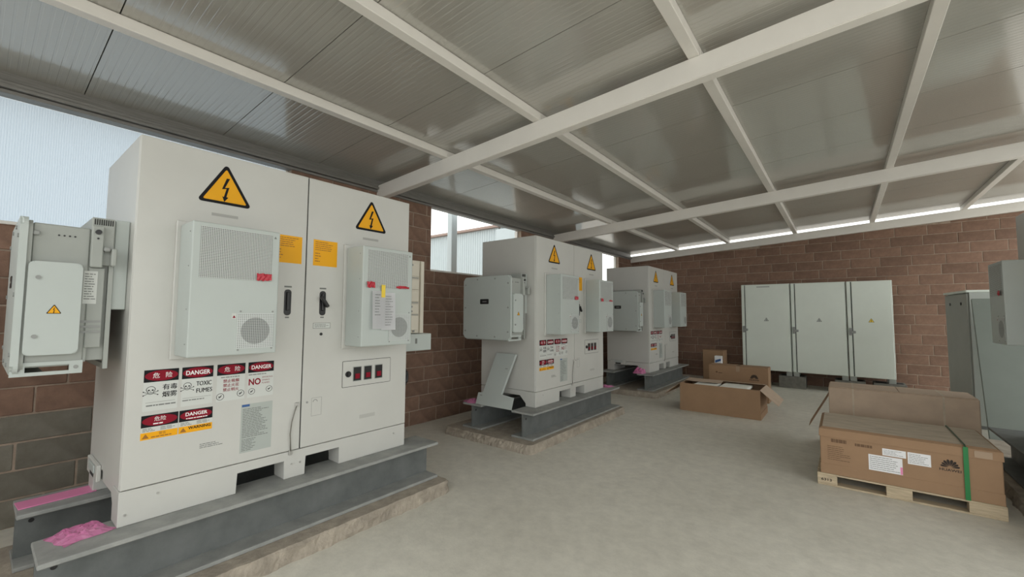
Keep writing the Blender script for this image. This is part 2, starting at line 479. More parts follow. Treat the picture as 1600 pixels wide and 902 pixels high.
    # ---- outside the windows
    s = E_('metal_shed', (-9.6, 9.0, -.08)); tag(s, 'pale corrugated metal shed seen through the clear window', 'shed')
    bm = N(); xs0, xs1, st = -4.5, 2.15, .09
    n = int((xs1 - xs0) / st); pr = []
    for k in range(n):
        x = xs0 + k * st; pr += [(x, 0), (x + .05, 0), (x + .06, -.014), (x + .08, -.014)]
    a = [bm.verts.new((x, y, 0)) for x, y in pr]; b = [bm.verts.new((x, y, 4.12)) for x, y in pr]
    for k in range(len(pr) - 1): bm.faces.new((a[k], a[k + 1], b[k + 1], b[k]))
    O('corrugated_wall', bm, SHEDW, s)
    B('end_wall', SHEDW, s, 2.12, 2.15, .001, 5, 0, 4.12)
    B('back_fill', SHEDW, s, -4.5, 2.11, .02, .06, 0, 4.1)
    bm = N(); box(bm, -4.6, 2.3, -.12, 5, 4.125, 4.19); O('roof_sheet', bm, SHEDR, s)
    bm = N(); box(bm, -2.55, -2.5, -.03, -.001, 0, 4.1); O('downpipe', bm, GREYD, s)
    p = E_('canopy_post', (-5.6, 5.35, -.08)); tag(p, 'white painted post standing just outside the clear window', 'post')
    B('shaft', SHEDW, p, -.06, .06, -.072, .072, .012, 3.75, bev=.008); B('foot_plate', SHEDW, p, -.12, .12, -.12, .12, 0, .012)
    lv = E_('louvred_cabin', (-7.3, 9.3, -.08)); tag(lv, 'small white louvred cabin outside the clear window', 'cabin')
    B('cabin_wall', SHEDW, lv, -.1, .75, -.6, 2.0, 0, 4.0, bev=.01)
    for k in range(4): B('louvre', LOUV, lv, .752, .77, -.5, 1.6, 3.0 + k * .2, 3.06 + k * .2)
build_shell()

# ================================================================== I-BEAMS AND PADS
def rough_pad(name, x0, x1, y0, y1, h, label):
    """slab with crumbled, rounded rim: rings of the outline at rising heights, capped on top"""
    bm = N(); rc = .05; seg = 6; out = []
    for cx, cy, a0 in ((x1 - rc, y1 - rc, 0), (x0 + rc, y1 - rc, 90), (x0 + rc, y0 + rc, 180), (x1 - rc, y0 + rc, 270)):
        for k in range(seg + 1):
            t = R(a0 + 90 * k / seg); out.append((Vector((cx + rc * math.cos(t), cy + rc * math.sin(t))), Vector((math.cos(t), math.sin(t)))))
    ring = []
    for i in range(len(out)):
        (p, n_), (q, m_) = out[i], out[(i + 1) % len(out)]; cnt = max(1, int((q - p).length / .022))
        for k in range(cnt):
            t = k / cnt; ring.append((p.lerp(q, t), n_.lerp(m_, t).normalized()))
    rows = []
    for j, (zz, off) in enumerate(((0, .03), (h * .3, .026), (h * .6, .018), (h * .85, .012), (h, .004), (h, -.02))):
        row = []
        for p, n_ in ring:
            amp = (1, 1, 1, .9, .6, 0)[j]
            w_ = amp * (.016 * noise.noise(Vector((p.x * 9 + y0, p.y * 9, j * .9))) + .010 * noise.noise(Vector((p.x * 33, p.y * 33 + y0, j * 1.9))))
            row.append(bm.verts.new((p.x + n_.x * (off + w_), p.y + n_.y * (off + w_), zz)))
        rows.append(row)
    n = len(ring)
    for j in range(5):
        for k in range(n): bm.faces.new((rows[j][k], rows[j][(k + 1) % n], rows[j + 1][(k + 1) % n], rows[j + 1][k]))
    bm.faces.new(rows[-1]); bm.faces.new(rows[0][::-1])
    o = O(name, bm, CONC); tag(o, label, 'concrete pad', 'concrete pads')
    return o

def i_beam(xc, y0, y1, z0, z1, label, dust=IBEAMT):
    root = E_('steel_beam', (xc, (y0 + y1) / 2, z0)); tag(root, label, 'steel beam', 'steel support beams')
    h = z1 - z0; L2 = (y1 - y0) / 2; W2 = .165
    B('top_flange', dust, root, -W2, W2, -L2, L2, h - .024, h, bev=.004)
    B('bottom_flange', dust, root, -W2, W2, -L2, L2, 0, .024, bev=.004)
    B('web', IBEAM, root, -.009, .009, -L2 + .004, L2 - .004, .0242, h - .0242)
    for yy in (-L2 + .07,):
        bm = N(); cyl(bm, (.0095, yy, h - .09), 'x', .013, .002, 16); O('bolt_hole', bm, BLACK, root)
    return root
CABS = [(-3.152, .540), (-3.093, 4.447), (-3.143, 8.599)]
ORD = ['nearest', 'middle', 'farthest']
for i, (x, y) in enumerate(CABS):
    rough_pad('concrete_pad', -4.25, -2.862, y - .45, y + 2.19, .1, ['rough concrete pad under the nearest cabinet with broken front edge', 'concrete pad under the middle white cabinet', 'concrete pad under the farthest white cabinet in the row'][i])
    i_beam(x + .005, y - .30, y + 2.17, .1005, .4185, 'grey steel beam under the front of the %s white cabinet' % ORD[i])
    i_beam(x - .80, y - .33, y + 2.17, .1005, .4185, 'grey steel beam under the rear of the %s white cabinet' % ORD[i])
XR2, YR2 = 1.43, 6.54
rough_pad('concrete_pad', XR2 - .30, XR2 + 1.1, YR2 - 2.2, YR2 + 1.25, .1, 'concrete pad at the right edge beside the cartons, far end added as floor shade')  # pad lengthened past the beams: its darker concrete paints the shade on the floor
i_beam(XR2 - .07, YR2 - 2.15, YR2 + .28, .1005, .4185, 'grey steel beam at the right edge beside the strapped carton', IBEAM)
i_beam(XR2 + .80, YR2 - 2.15, YR2 + .28, .1005, .4185, 'rear grey steel beam under the right edge cabinet')

# ================================================================== WHITE POWER CABINETS
CW, CD, CH = 1.919, .942, 2.2135
BOLT = [(.01, .36), (-.10, .02), (.015, .05), (-.045, -.20), (-.085, -.185), (-.03, -.34), (.07, -.20), (.02, -.19), (.085, .10), (-.025, .07), (.09, .36)]
def warn_triangle(parent, M, s, name='warning_sign', off=.0012, field=None, edge=None):
    """s = side length; origin = middle of the base"""
    def tri(k, r, cy):
        hgt = s * .866; pts = []
        cx0, c0 = 0, hgt / 3
        base = [(-s / 2, 0), (s / 2, 0), (0, hgt)]
        base = [((p[0]) * k, c0 + (p[1] - c0) * k) for p in base]
        out = []
        for i in range(3):
            p = Vector(base[i]); a = (Vector(base[i - 1]) - p).normalized(); b = (Vector(base[(i + 1) % 3]) - p).normalized()
            bis = (a + b).normalized(); cen = p + bis * (2 * r)
            a0 = math.atan2(-(a.y + 0) * 0 + bis.y, bis.x)
            for t in range(-2, 3):
                ang = a0 + math.pi + t * R(30); out.append((cen.x + r * math.cos(ang), cen.y + r * math.sin(ang)))
        return out
    sg = flat(name, edge or INK, parent, [tri(1, s * .05, 0)], M, off)
    M2 = M @ Matrix.Translation((0, 0, off))
    flat('sign_field', field or ORANGE, sg, [tri(.80, s * .02, 0)], M2, .0006)
    k = s * .72; M3 = M2 @ Matrix.Translation((0, s * .30, .0006))
    flat('lightning_bolt', INK, sg, [[(p[0] * k, p[1] * k) for p in BOLT]], M3, .0005)
    return sg

def lines(bm, M, x0, x1, y0, y1, n, seed=0, frac=.45):
    rr = random.Random(seed)
    st = (y1 - y0) / n
    for k in range(n):
        e = x0 + (x1 - x0) * rr.uniform(.55, 1.)
        y = y1 - (k + .5) * st
        x = x0
        while x < e - .004:
            e2 = min(e, x + rr.uniform(.008, .03)); prism(bm, rect(x, e2, y - st * frac / 2, y + st * frac / 2), M, .0005); x = e2 + .003

def skull(bm, M, s):
    """outlined cranium with jaw and eye sockets over crossed bones"""
    def path(pts, w_, closed=False):
        n = len(pts)
        for k in range(n if closed else n - 1):
            p, q = Vector(pts[k]), Vector(pts[(k + 1) % n]); d = (q - p).normalized(); t = Vector((-d.y, d.x)) * w_ / 2
            prism(bm, [tuple((v) * s) for v in (p - t, q - t, q + t, p + t)], M, .0005)
    cr = [(.40 * math.cos(R(a_)), .20 + .34 * math.sin(R(a_))) for a_ in range(-35, 216, 14)]
    jaw = [cr[-1], (-.26, -.06), (-.24, -.26), (-.10, -.33), (.10, -.33), (.24, -.26), (.26, -.06), cr[0]]
    path(cr, .055); path(jaw, .055)
    for sx in (-1, 1):
        prism(bm, [(p[0] * s, p[1] * s) for p in ellipse(sx * .17, .12, .10, .085, 14)], M, .0005)
        path([(sx * .30, -.16), (sx * .62, -.06)], .05); path([(sx * .27, -.26), (sx * .62, -.42)], .05)
        for yy in (-.02, -.44): prism(bm, [(p[0] * s, p[1] * s) for p in ellipse(sx * .65, yy, .065, .065, 10)], M, .0005)
    prism(bm, [(-.05 * s, -.06 * s), (.05 * s, -.06 * s), (0, .03 * s)], M, .0005)
    path([(-.22, -.17), (.22, -.17)], .03)
    for k in range(4): path([((-.13 + k * .087), -.12), ((-.13 + k * .087), -.24)], .03)

def icon(bm, M, cx, cy, r):
    n = 18
    for k in range(n):
        t0, t1 = 2 * math.pi * k / n, 2 * math.pi * (k + 1) / n
        prism(bm, [(cx + r * math.cos(t0), cy + r * math.sin(t0)), (cx + r * 1.14 * math.cos(t0), cy + r * 1.14 * math.sin(t0)), (cx + r * 1.14 * math.cos(t1), cy + r * 1.14 * math.sin(t1)), (cx + r * math.cos(t1), cy + r * math.sin(t1))], M, .0005)
    prism(bm, [(cx - r * .5, cy - r * .4), (cx - r * .3, cy - r * .5), (cx + r * .5, cy + r * .35), (cx + r * .3, cy + r * .5)], M, .0005)
    prism(bm, [(cx - r * .55, cy - r * .05), (cx + r * .2, cy - r * .2), (cx + r * .25, cy), (cx - r * .5, cy + r * .15)], M, .0005)

def danger_sign(parent, u, ztop, kind):
    """u, ztop = local upper left corner on the door"""
    x = .0006
    if kind in 'abcd':
        wd, hh, tot = .161, .070, .235
    else:
        wd, hh, tot = .170, .068, .137
    M = FR(u, ztop, x)
    sg = flat('danger_sign', STICK, parent, [rect(0, wd, -tot, 0)], M, .0006)
    M1 = M @ Matrix.Translation((0, 0, .0006)); M2 = M1 @ Matrix.Translation((0, 0, .0005)); M3 = M2 @ Matrix.Translation((0, 0, .0005))
    flat('header', INK, sg, [rect(0, wd, -hh, 0)], M1, .0005)
    flat('oval', RED, sg, [ellipse(wd / 2, -hh / 2, wd * .475, hh * .43)], M2, .0005)
    T = lambda a, b, MM=M3: MM @ Matrix.Translation((a, b, 0))
    if kind in 'ac':
        print_('lettering', INKW, sg, [(('危', .034, T(wd * .24, -hh * .66)), {}), (('险', .034, T(wd * .60, -hh * .66)), {})])
    elif kind in 'bd':
        print_('lettering', INKW, sg, [(('DANGER', .036, T(wd * .5, -hh * .68)), dict(align='CENTER', bold=.025, width=wd * .78))])
    elif kind == 'e':
        print_('lettering', INKW, sg, [(('危险', .028, T(wd * .5, -hh * .52)), dict(align='CENTER'))])
        bm = N(); lines(bm, M3, wd * .32, wd * .75, -hh * .86, -hh * .66, 1, 14, .5); O('fine_lettering', bm, INKW, sg)
    else:
        print_('lettering', INKW, sg, [(('DANGER', .029, T(wd * .5, -hh * .54)), dict(align='CENTER', bold=.025, width=wd * .66))])
        bm = N(); lines(bm, M3, wd * .2, wd * .85, -hh * .86, -hh * .68, 1, 15, .45); O('fine_lettering', bm, INKW, sg)
    T1 = lambda a, b: M1 @ Matrix.Translation((a, b, 0))
    if kind == 'a':
        bm = N(); skull(bm, T1(wd * .21, -.122), .050); O('skull_symbol', bm, INK, sg)
        print_('black_lettering', INK, sg, [(('有毒', .036, T1(wd * .53, -.118)), dict()), (('烟雾', .036, T1(wd * .53, -.160)), dict())], .0014)
        bm = N(); lines(bm, T1(0, 0), wd * .1, wd * .98, -.210, -.198, 1, 2, .6); O('fine_print', bm, INKG, sg)
        flat('rule', INKG, sg, [rect(wd * .08, wd * .92, -.187, -.1855)], M1, .0004)
    elif kind == 'b':
        bm = N(); skull(bm, T1(wd * .185, -.120), .048); O('skull_symbol', bm, INK, sg)
        print_('black_lettering', INK, sg, [(('TOXIC', .038, T1(wd * .455, -.118)), dict(width=wd * .49)), (('FUMES', .038, T1(wd * .455, -.161)), dict(width=wd * .51))], .0014)
        bm = N(); lines(bm, T1(0, 0), wd * .05, wd * 1.1, -.205, -.195, 1, 8, .6); O('fine_print', bm, INKG, sg)
        flat('rule', INKG, sg, [rect(wd * .05, wd * .95, -.187, -.1855)], M1, .0004)
    elif kind == 'c':
        bm = N(); lines(bm, T1(0, 0), wd * .14, wd * 1.0, -.088, -.080, 1, 12, .7); O('fine_print', bm, INKG, sg)
        print_('red_lettering', RED, sg, [(('禁止吸烟', .023, T1(wd * .5, -.117)), dict(align='CENTER', width=wd * .56)), (('禁止火花', .023, T1(wd * .5, -.145)), dict(align='CENTER', width=wd * .56)), (('禁止明火', .023, T1(wd * .5, -.173)), dict(align='CENTER', width=wd * .56))], .001)
        bm = N(); icon(bm, T1(0, 0), wd * .14, -.205, .019); icon(bm, T1(0, 0), wd * .86, -.197, .019); O('prohibition_symbol', bm, INK, sg)
    elif kind == 'd':
        bm = N(); lines(bm, T1(0, 0), wd * .02, wd * 1.1, -.088, -.080, 1, 13, .7); O('fine_print', bm, INKG, sg)
        print_('red_lettering', RED, sg, [(('NO', .058, T1(wd * .02, -.152)), dict(bold=.03, width=wd * .46)), (('SMOKING', .014, T1(wd * .54, -.112)), dict(width=wd * .42)), (('SPARKS', .014, T1(wd * .54, -.131)), dict(width=wd * .30)), (('FLAMES', .014, T1(wd * .54, -.150)), dict(width=wd * .30))])
        bm = N(); icon(bm, T1(0, 0), wd * .16, -.195, .018); icon(bm, T1(0, 0), wd * .84, -.19, .018); O('prohibition_symbol', bm, INK, sg)
    else:
        flat('warning_band', AMBER, sg, [rect(0, wd, -tot, -tot + .040)], M1, .0005)
        bm = N(); lines(bm, T1(0, 0), .008, wd * .40, -.093, -.072, 3, 3); lines(bm, T1(0, 0), wd * .52, wd - .01, -.093, -.072, 3, 5); O('fine_print', bm, INKG, sg)
        bm = N(); Mt = M2 @ Matrix.Translation((.022, -tot + .007, 0)); prism(bm, [(-.016, 0), (.016, 0), (0, .026)], Mt, .0004); O('small_triangle', bm, INKO, sg)
        if kind == 'e': print_('warning_lettering', INKO, sg, [(('警告', .017, T(wd * .58, -tot + .021, M2)), dict(align='CENTER')), ])
        if kind == 'e': bm = N(); lines(bm, M2, wd * .28, wd * 1.05, -tot + .006, -tot + .016, 1, 16, .6); O('band_print', bm, INKO, sg)
        if kind == 'f': print_('warning_lettering', INK, sg, [(('WARNING', .023, T(wd * .62, -tot + .019, M2)), dict(align='CENTER', bold=.03, width=wd * .68))])
    return sg

def air_con(c, u0):
    a = N(); u1, z0, z1, d = u0 + .476, .925, 1.71, .25
    box(a, .02, d, u0, u1, z0, z1, bev=.007, seg=2)
    ac = O('air_conditioner', a, WHITE2, c)
    B('mounting_flange', WHITE, ac, .0004, .0195, u0 - .02, u1 + .02, z0 - .025, z1 + .028, bev=.004)
    bm = N(); x = d
    prism(bm, rect(u0 + .04, u1 - .048, 1.385, 1.684), FR(0, 0, x + .0002), .0016)
    O('vent_grille', bm, GRILLE, ac)
    bm = N(); prism(bm, rect(u0 + .245, u1 - .022, .962, 1.178), FR(0, 0, x + .0002), .003); O('fan_grille', bm, GRILLF, ac)
    bm = N(); prism(bm, ellipse(u0 + .348, 1.07, .082, .082), FR(0, 0, x + .0033), .0004)
    o = O('fan_disc', bm, perforated('fan_behind_grille', (.46, .48, .47), (.13, .14, .135), .0105, .40) if 'fan_behind_grille' not in bpy.data.materials else bpy.data.materials['fan_behind_grille'], ac); o.name = 'fan'  # darker perforated disc: the fan seen through its grille
    bm = N()
    for (uu, zz) in ((u0 + .255, .955), (u1 - .03, .957), (u0 + .262, 1.19), (u1 - .03, 1.19)): cyl(bm, (x + .0005, uu, zz), 'x', .0055, .003, 10)
    for zz in (1.0, 1.2, 1.45, 1.65): cyl(bm, (x - .04, u0 - .0025, zz), 'y', .004, .003, 8)
    O('screw', bm, GREYD, ac)
    lab = flat('small_label', STICK, ac, [rect(u0 + .215, u0 + .24, 1.145, 1.178)], FR(0, 0, x), .001)
    bm = N(); prism(bm, [(u0 + .219, 1.150), (u0 + .236, 1.150), (u0 + .2275, 1.166)], FR(0, 0, x + .001), .0004); O('label_print', bm, RED, lab)
    bm = N(); prism(bm, [(u1 - .038, 1.664), (u1 - .022, 1.664), (u1 - .03, 1.68)], FR(0, 0, x + .0002), .0005); O('tiny_triangle', bm, INKG, ac)
    return ac

def build_cabinet():
    c = E_('power_cabinet', (0, 0, 0))
    B('cabinet_body', WHITE, c, -CD, -.014, 0, CW, .192, CH, bev=.008)
    B('door_gap_seal', DARK, c, -.0138, -.009, .968, .984, .195, CH - .01)
    d1 = B('door', WHITE, c, -.0136, 0, .003, .9715, .196, CH - .004, bev=.0025)
    d2 = B('door', WHITE, c, -.0136, 0, .9805, CW - .003, .196, CH - .004, bev=.0025)
    # plinth: fork pockets at the front and the rear
    for nm, xa, xb in (('plinth', -.165, -.006), ('plinth', -CD + .006, -CD + .165)):
        bm = N()
        poly = [(0, 0), (.575, 0), (.575, .132), (.875, .132), (.875, 0), (1.022, 0), (1.022, .132), (1.29, .132), (1.29, 0), (CW, 0), (CW, .189), (0, .189)]
        prism(bm, poly, FR(0, 0, xa), xb - xa)
        bmesh.ops.bevel(bm, geom=[e for e in bm.edges], offset=.003, segments=1, affect='EDGES')
        O(nm, bm, WHITE, c)
    for uu in (.008, CW - .02):   # side sills with a chamfered gusset towards the front leg
        bm = N(); prism(bm, [(-CD + .17, .128), (-.26, .128), (-.166, .03), (-.166, .19), (-CD + .17, .19)], SD(0, 0, uu + .012), .012)
        O('side_sill', bm, WHITE, c)
    bm = N()
    for (uu, zz) in ((.17, .135), (.925, .095), (.985, .095), (1.80, .125), (.03, .06)): cyl(bm, (-.0062, uu, zz), 'x', .007, .003, 10)
    O('plinth_bolt', bm, STEEL, c)
    # black lift handles recessed in the doors
    for d, uu, opened in ((d1, .851, False), (d2, 1.111, True)):
        bm = N(); prism(bm, rrect(uu - .024, uu + .024, 1.165, 1.352, .022), FR(0, 0, .0003), .004); O('handle_plate', bm, BLACK, d)
        bm = N(); box(bm, .0045, .018, uu - .011, uu + .011, 1.20, 1.335, bev=.006, seg=2)
        if opened:
            Mh = Matrix.Translation((.018, uu, 1.27)) @ Matrix.Rotation(R(35), 4, 'X')
            box(bm, 0, .03, -.013, .013, -.05, .045, bev=.008, M=Mh, seg=2)
        O('handle_lever', bm, BLACK, d)
        bm = N(); prism(bm, rect(uu - .026, uu + .026, 1.366, 1.378), FR(0, 0, .0003), .0005); prism(bm, rect(uu - .014, uu + .014, 1.145, 1.155), FR(0, 0, .0003), .0005); O('handle_print', bm, INKG, d)
    # warning triangles, type strips, orange notices
    warn_triangle(c, FR(.434, 1.886, .0003), .312); warn_triangle(c, FR(1.518, 1.883, .0003), .312)
    for u0 in (.362, 1.442): flat('type_strip', TYPEG, c, [rect(u0, u0 + .15, 1.803, 1.822)], FR(0, 0, .0002), .0005)
    for k, u0 in enumerate((.748, 1.026)):
        sg = flat('orange_notice', ORANGE, c, [rect(u0, u0 + .192, 1.545, 1.745)], FR(0, 0, .0003), .0008)
        bm = N(); lines(bm, FR(0, 0, .0012), u0 + .014, u0 + .18, 1.66, 1.735, 5, k, .35); lines(bm, FR(0, 0, .0012), u0 + .014, u0 + .06, 1.57, 1.65, 4, k + 4, .3)
        O('notice_print', bm, INKO, sg)
    sg = flat('name_plate', STICK, c, [rect(1.043, 1.18, 1.065, 1.108)], FR(0, 0, .0003), .0006)
    bm = N()
    for a_ in (rect(1.043, 1.18, 1.105, 1.108), rect(1.043, 1.18, 1.065, 1.068), rect(1.043, 1.046, 1.065, 1.108), rect(1.177, 1.18, 1.065, 1.108)): prism(bm, a_, FR(0, 0, .001), .0004)
    lines(bm, FR(0, 0, .001), 1.055, 1.17, 1.073, 1.10, 3, 9, .4); O('plate_print', bm, INKG, sg)
    bm = N(); cyl(bm, (.0003, 1.107, 1.022), 'x', .011, .005, 14); O('key_lock', bm, BLACK, c)
    # breaker window panel
    pn = E_('breaker_panel', (0, 0, 0)); pn.parent = c
    bpy.data.objects.remove(pn)
    bm = N(); prism(bm, rrect(1.292, 1.746, .588, .798, .008), FR(0, 0, .0003), .001); pn = O('breaker_panel', bm, INK, c)
    bm = N(); prism(bm, rrect(1.2955, 1.7425, .5915, .7945, .006), FR(0, 0, .0014), .0006); O('panel_face', bm, WHITE, pn)
    for u0 in (1.39, 1.488, 1.592):
        bm = N(); prism(bm, rrect(u0 - .006, u0 + .073, .628, .748, .006), FR(0, 0, .0021), .002); O('breaker_frame', bm, GREYP, pn)
        bm = N(); prism(bm, rect(u0, u0 + .066, .634, .742), FR(0, 0, .0042), .003); O('breaker', bm, BLACK, pn)
        bm = N(); prism(bm, rect(u0 + .014, u0 + .052, .65, .69), FR(0, 0, .0073), .005); O('breaker_toggle', bm, RED, pn)
    bm = N(); cyl(bm, (.0021, 1.342, .692), 'x', .024, .008, 20); box(bm, .010, .022, 1.335, 1.349, .672, .712, bev=.003); O('rotary_switch', bm, BLACK, pn)
    # danger notices
    for k, uu in zip('abcd', (.076, .253, .435, .614)): danger_sign(c, uu, .848, k)
    for k, uu in zip('ef', (.075, .250)): danger_sign(c, uu, .590, k)
    # instruction sheet with blue heading, small text, right door marks
    sg = flat('instruction_sheet', PAPERG, c, [rect(.582, .776, .255, .572)], FR(0, 0, .0003), .0006)
    bm = N(); lines(bm, FR(0, 0, .001), .592, .768, .35, .545, 18, 21, .4); lines(bm, FR(0, 0, .001), .592, .68, .265, .345, 8, 22, .4); O('sheet_print', bm, INKG, sg)
    bm = N(); prism(bm, rect(.586, .632, .555, .570), FR(0, 0, .001), .0005); O('blue_heading', bm, BLUE, sg)
    bm = N(); lines(bm, FR(0, 0, .0003), .360, .515, .34, .372, 3, 31, .4); O('small_print', bm, INKG, c)
    bm = N()
    for a_ in (rect(1.052, 1.13, .544, .5455), rect(1.052, 1.13, .412, .4135), rect(1.052, 1.0535, .412, .5455), rect(1.1285, 1.13, .412, .5455)): prism(bm, a_, FR(0, 0, .0003), .0005)
    for k in range(12):
        t0, t1 = R(180 * k / 12), R(180 * (k + 1) / 12); prism(bm, [(1.08 + .014 * math.cos(t), .515 + .014 * math.sin(t)) for t in (t0, t1)] + [(1.08 + .018 * math.cos(t), .515 + .018 * math.sin(t)) for t in (t1, t0)], FR(0, 0, .0003), .0005)
    O('faint_mark', bm, INKG, c)
    bm = N(); cyl(bm, (.0003, 1.018, .52), 'x', .008, .004, 10); O('door_stud', bm, GREYD, c)
    flat('faint_strip', mat('faint_grey_print', (.47, .47, .445), .5), c, [rect(1.455, 1.60, .318, .348)], FR(0, 0, .0002), .0004)
    # earthing strap
    bm = N(); tube(bm, [(.008, .943 - .0 + .0, .517), (.014, .925, .47), (.018, .905, .40), (.018, .897, .32), (.016, .902, .25), (.006, .910, .186)], .0038, 8); st = O('earth_strap', bm, CABLE, c, smooth=True)
    B('strap_lug', STEEL, st, .0004, .012, .930, .958, .502, .532, bev=.003); B('strap_lug', STEEL, st, -.005, .010, .898, .922, .165, .20, bev=.003)
    # side bracket low on the near end
    bm = N(); box(bm, -.86, -.52, -.022, -.0005, .125, .225, bev=.004); sb = O('side_bracket', bm, WHITE, c)
    B('bracket_slot', DARK, sb, -.74, -.62, -.0235, -.0222, .135, .165); B('bracket_plate', WHITE2, sb, -.76, -.58, -.030, -.0225, .168, .215, bev=.002)
    air_con(c, .204); air_con(c, 1.293)
    return c
cab = build_cabinet()
cab.location = (CABS[0][0], CABS[0][1], .4192)
tag(cab, 'nearest tall white power cabinet with readable danger notices', 'power cabinet', 'white power cabinets')
c2 = copy_tree(cab); c2.location = (CABS[1][0], CABS[1][1], .4192); c2['label'] = 'middle white power cabinet of the row, second from the camera'
c3 = copy_tree(cab); c3.location = (CABS[2][0], CABS[2][1], .4192); c3['label'] = 'farthest white power cabinet of the row, near the back corner'
c4 = copy_tree(cab, skip=('side_bracket',)); c4.location = (XR2, YR2, .4192); c4.rotation_euler = (0, 0, math.pi); 
_ac = [o for o in c4.children if o.name.split('.')[0] == 'air_conditioner'][1]
for o in list(_ac.children_recursive) + [_ac]: bpy.data.objects.remove(o)
c4['label'] = 'white cabinet cut off by the right edge, only its cooling unit in view'

def red_tag(parent, u, z, wd, hh, seed):
    bm = N(); rr = random.Random(seed); n = 7
    g = [[bm.verts.new((.004 + rr.uniform(0, .012), u + wd * i / n, z + hh * j / 3 + rr.uniform(-.005, .005))) for j in range(4)] for i in range(n + 1)]
    for i in range(n):
        for j in range(3): bm.faces.new((g[i][j], g[i + 1][j], g[i + 1][j + 1], g[i][j + 1]))
    return O('red_tape', bm, REDT, parent, smooth=None)
for c_, has in ((cab, 2), (c2, 2), (c4, 1)):   # tape on the grilles
    acs = [o for o in c_.children if o.name.split('.')[0] == 'air_conditioner']
    t = red_tag(acs[0], .545, 1.385, .085, .045, 3); t.location.x = .252
    if has > 1:
        t = red_tag(acs[1], 1.325, 1.385, .07, .045, 5); t.location.x = .252
        t = red_tag(acs[1], 1.60, 1.39, .13, .02, 8); t.location.x = .252

# papers taped on the second cooling unit of the nearest cabinet
def curled_sheet(name, x, y0, y1, z0, z1, curl, parent, m=PAPER):
    bm = N(); n = 8; g = []
    for i in range(n + 1):
        t = i / n; g.append([bm.verts.new((x + curl * (t * t if curl > 0 else (1 - t) ** 2 * -1) + .01 * (1 - s_) * 0 + .012 * (1 - s_), y0 + (y1 - y0) * t, z0 + (z1 - z0) * s_)) for s_ in (0, .33, .66, 1)])
    for i in range(n):
        for j in range(3): bm.faces.new((g[i][j], g[i + 1][j], g[i + 1][j + 1], g[i][j + 1]))
    r = bmesh.ops.solidify(bm, geom=bm.faces[:], thickness=.0008)
    return O(name, bm, m, parent, smooth=None)
pp = E_('paper_documents', (-2.90, 1.9, 1.48)); tag(pp, 'white paper documents taped to the right cooling unit of the nearest cabinet', 'documents')
curled_sheet('paper_sheet', .006, .005, .10, 0, .30, -.018, pp); curled_sheet('paper_sheet', .008, .095, .215, -.01, .29, .02, pp)
bm = N(); lines(bm, FR(0, 0, .034), .12, .20, .02, .27, 12, 4, .18); lines(bm, FR(0, 0, .026), .03, .085, .10, .28, 8, 6, .18); O('typed_lines', bm, INKG, pp)
B('yellow_tape', YELLOW, pp, .012, .0135, .095, .13, .25, .35)

# breaker strip mounted on the far end of the nearest cabinet
bp = E_('distribution_strip', (-3.30, 2.4592, 1.24)); tag(bp, 'beige breaker enclosure on the far end of the nearest cabinet, beside the bricks', 'enclosure')
BEIGE = mat('beige_enclosure', (.66, .62, .53), .5)
B('housing', BEIGE, bp, -.30, -.02, .0002, .31, .17, .89, bev=.005)
B('front_rail', BEIGE, bp, -.0198, .004, .27, .312, .17, .885, bev=.003)
for z0, z1 in ((.73, .86), (.60, .70), (.48, .58), (.36, .455), (.20, .345)):
    B('breaker_module', BEIGE, bp, -.0198, -.006, .03, .255, z0, z1, bev=.003)
for zz in (.715, .47, .35):
    B('divider', GREYD, bp, -.0198, -.012, .03, .255, zz - .004, zz + .004)
bm = N()
for zz, yy in ((.84, .07), (.84, .17), (.76, .06), (.755, .15), (.43, .07), (.43, .17), (.385, .07), (.385, .17), (.19, .08), (.19, .2)): cyl(bm, (-.0055, yy, zz), 'x', .010, .004, 10)
O('terminal_screw', bm, GREYD, bp)
B('lower_box', WHITE2, bp, -.22, .02, .0002, .405, .0, .165, bev=.006)
bm = N(); prism(bm, rect(.2, .225, .07, .12), FR(0, 0, .0202), .0006); O('lower_label', bm, INKG, bp)
bm = N()
seg = 24
tube(bm, [(-.05, .09 + .075 * math.cos(2 * math.pi * k / seg), -.25 + .095 * math.sin(2 * math.pi * k / seg)) for k in range(seg + 1)], .016, 8)
O('cable_loop', bm, BLACK, bp)

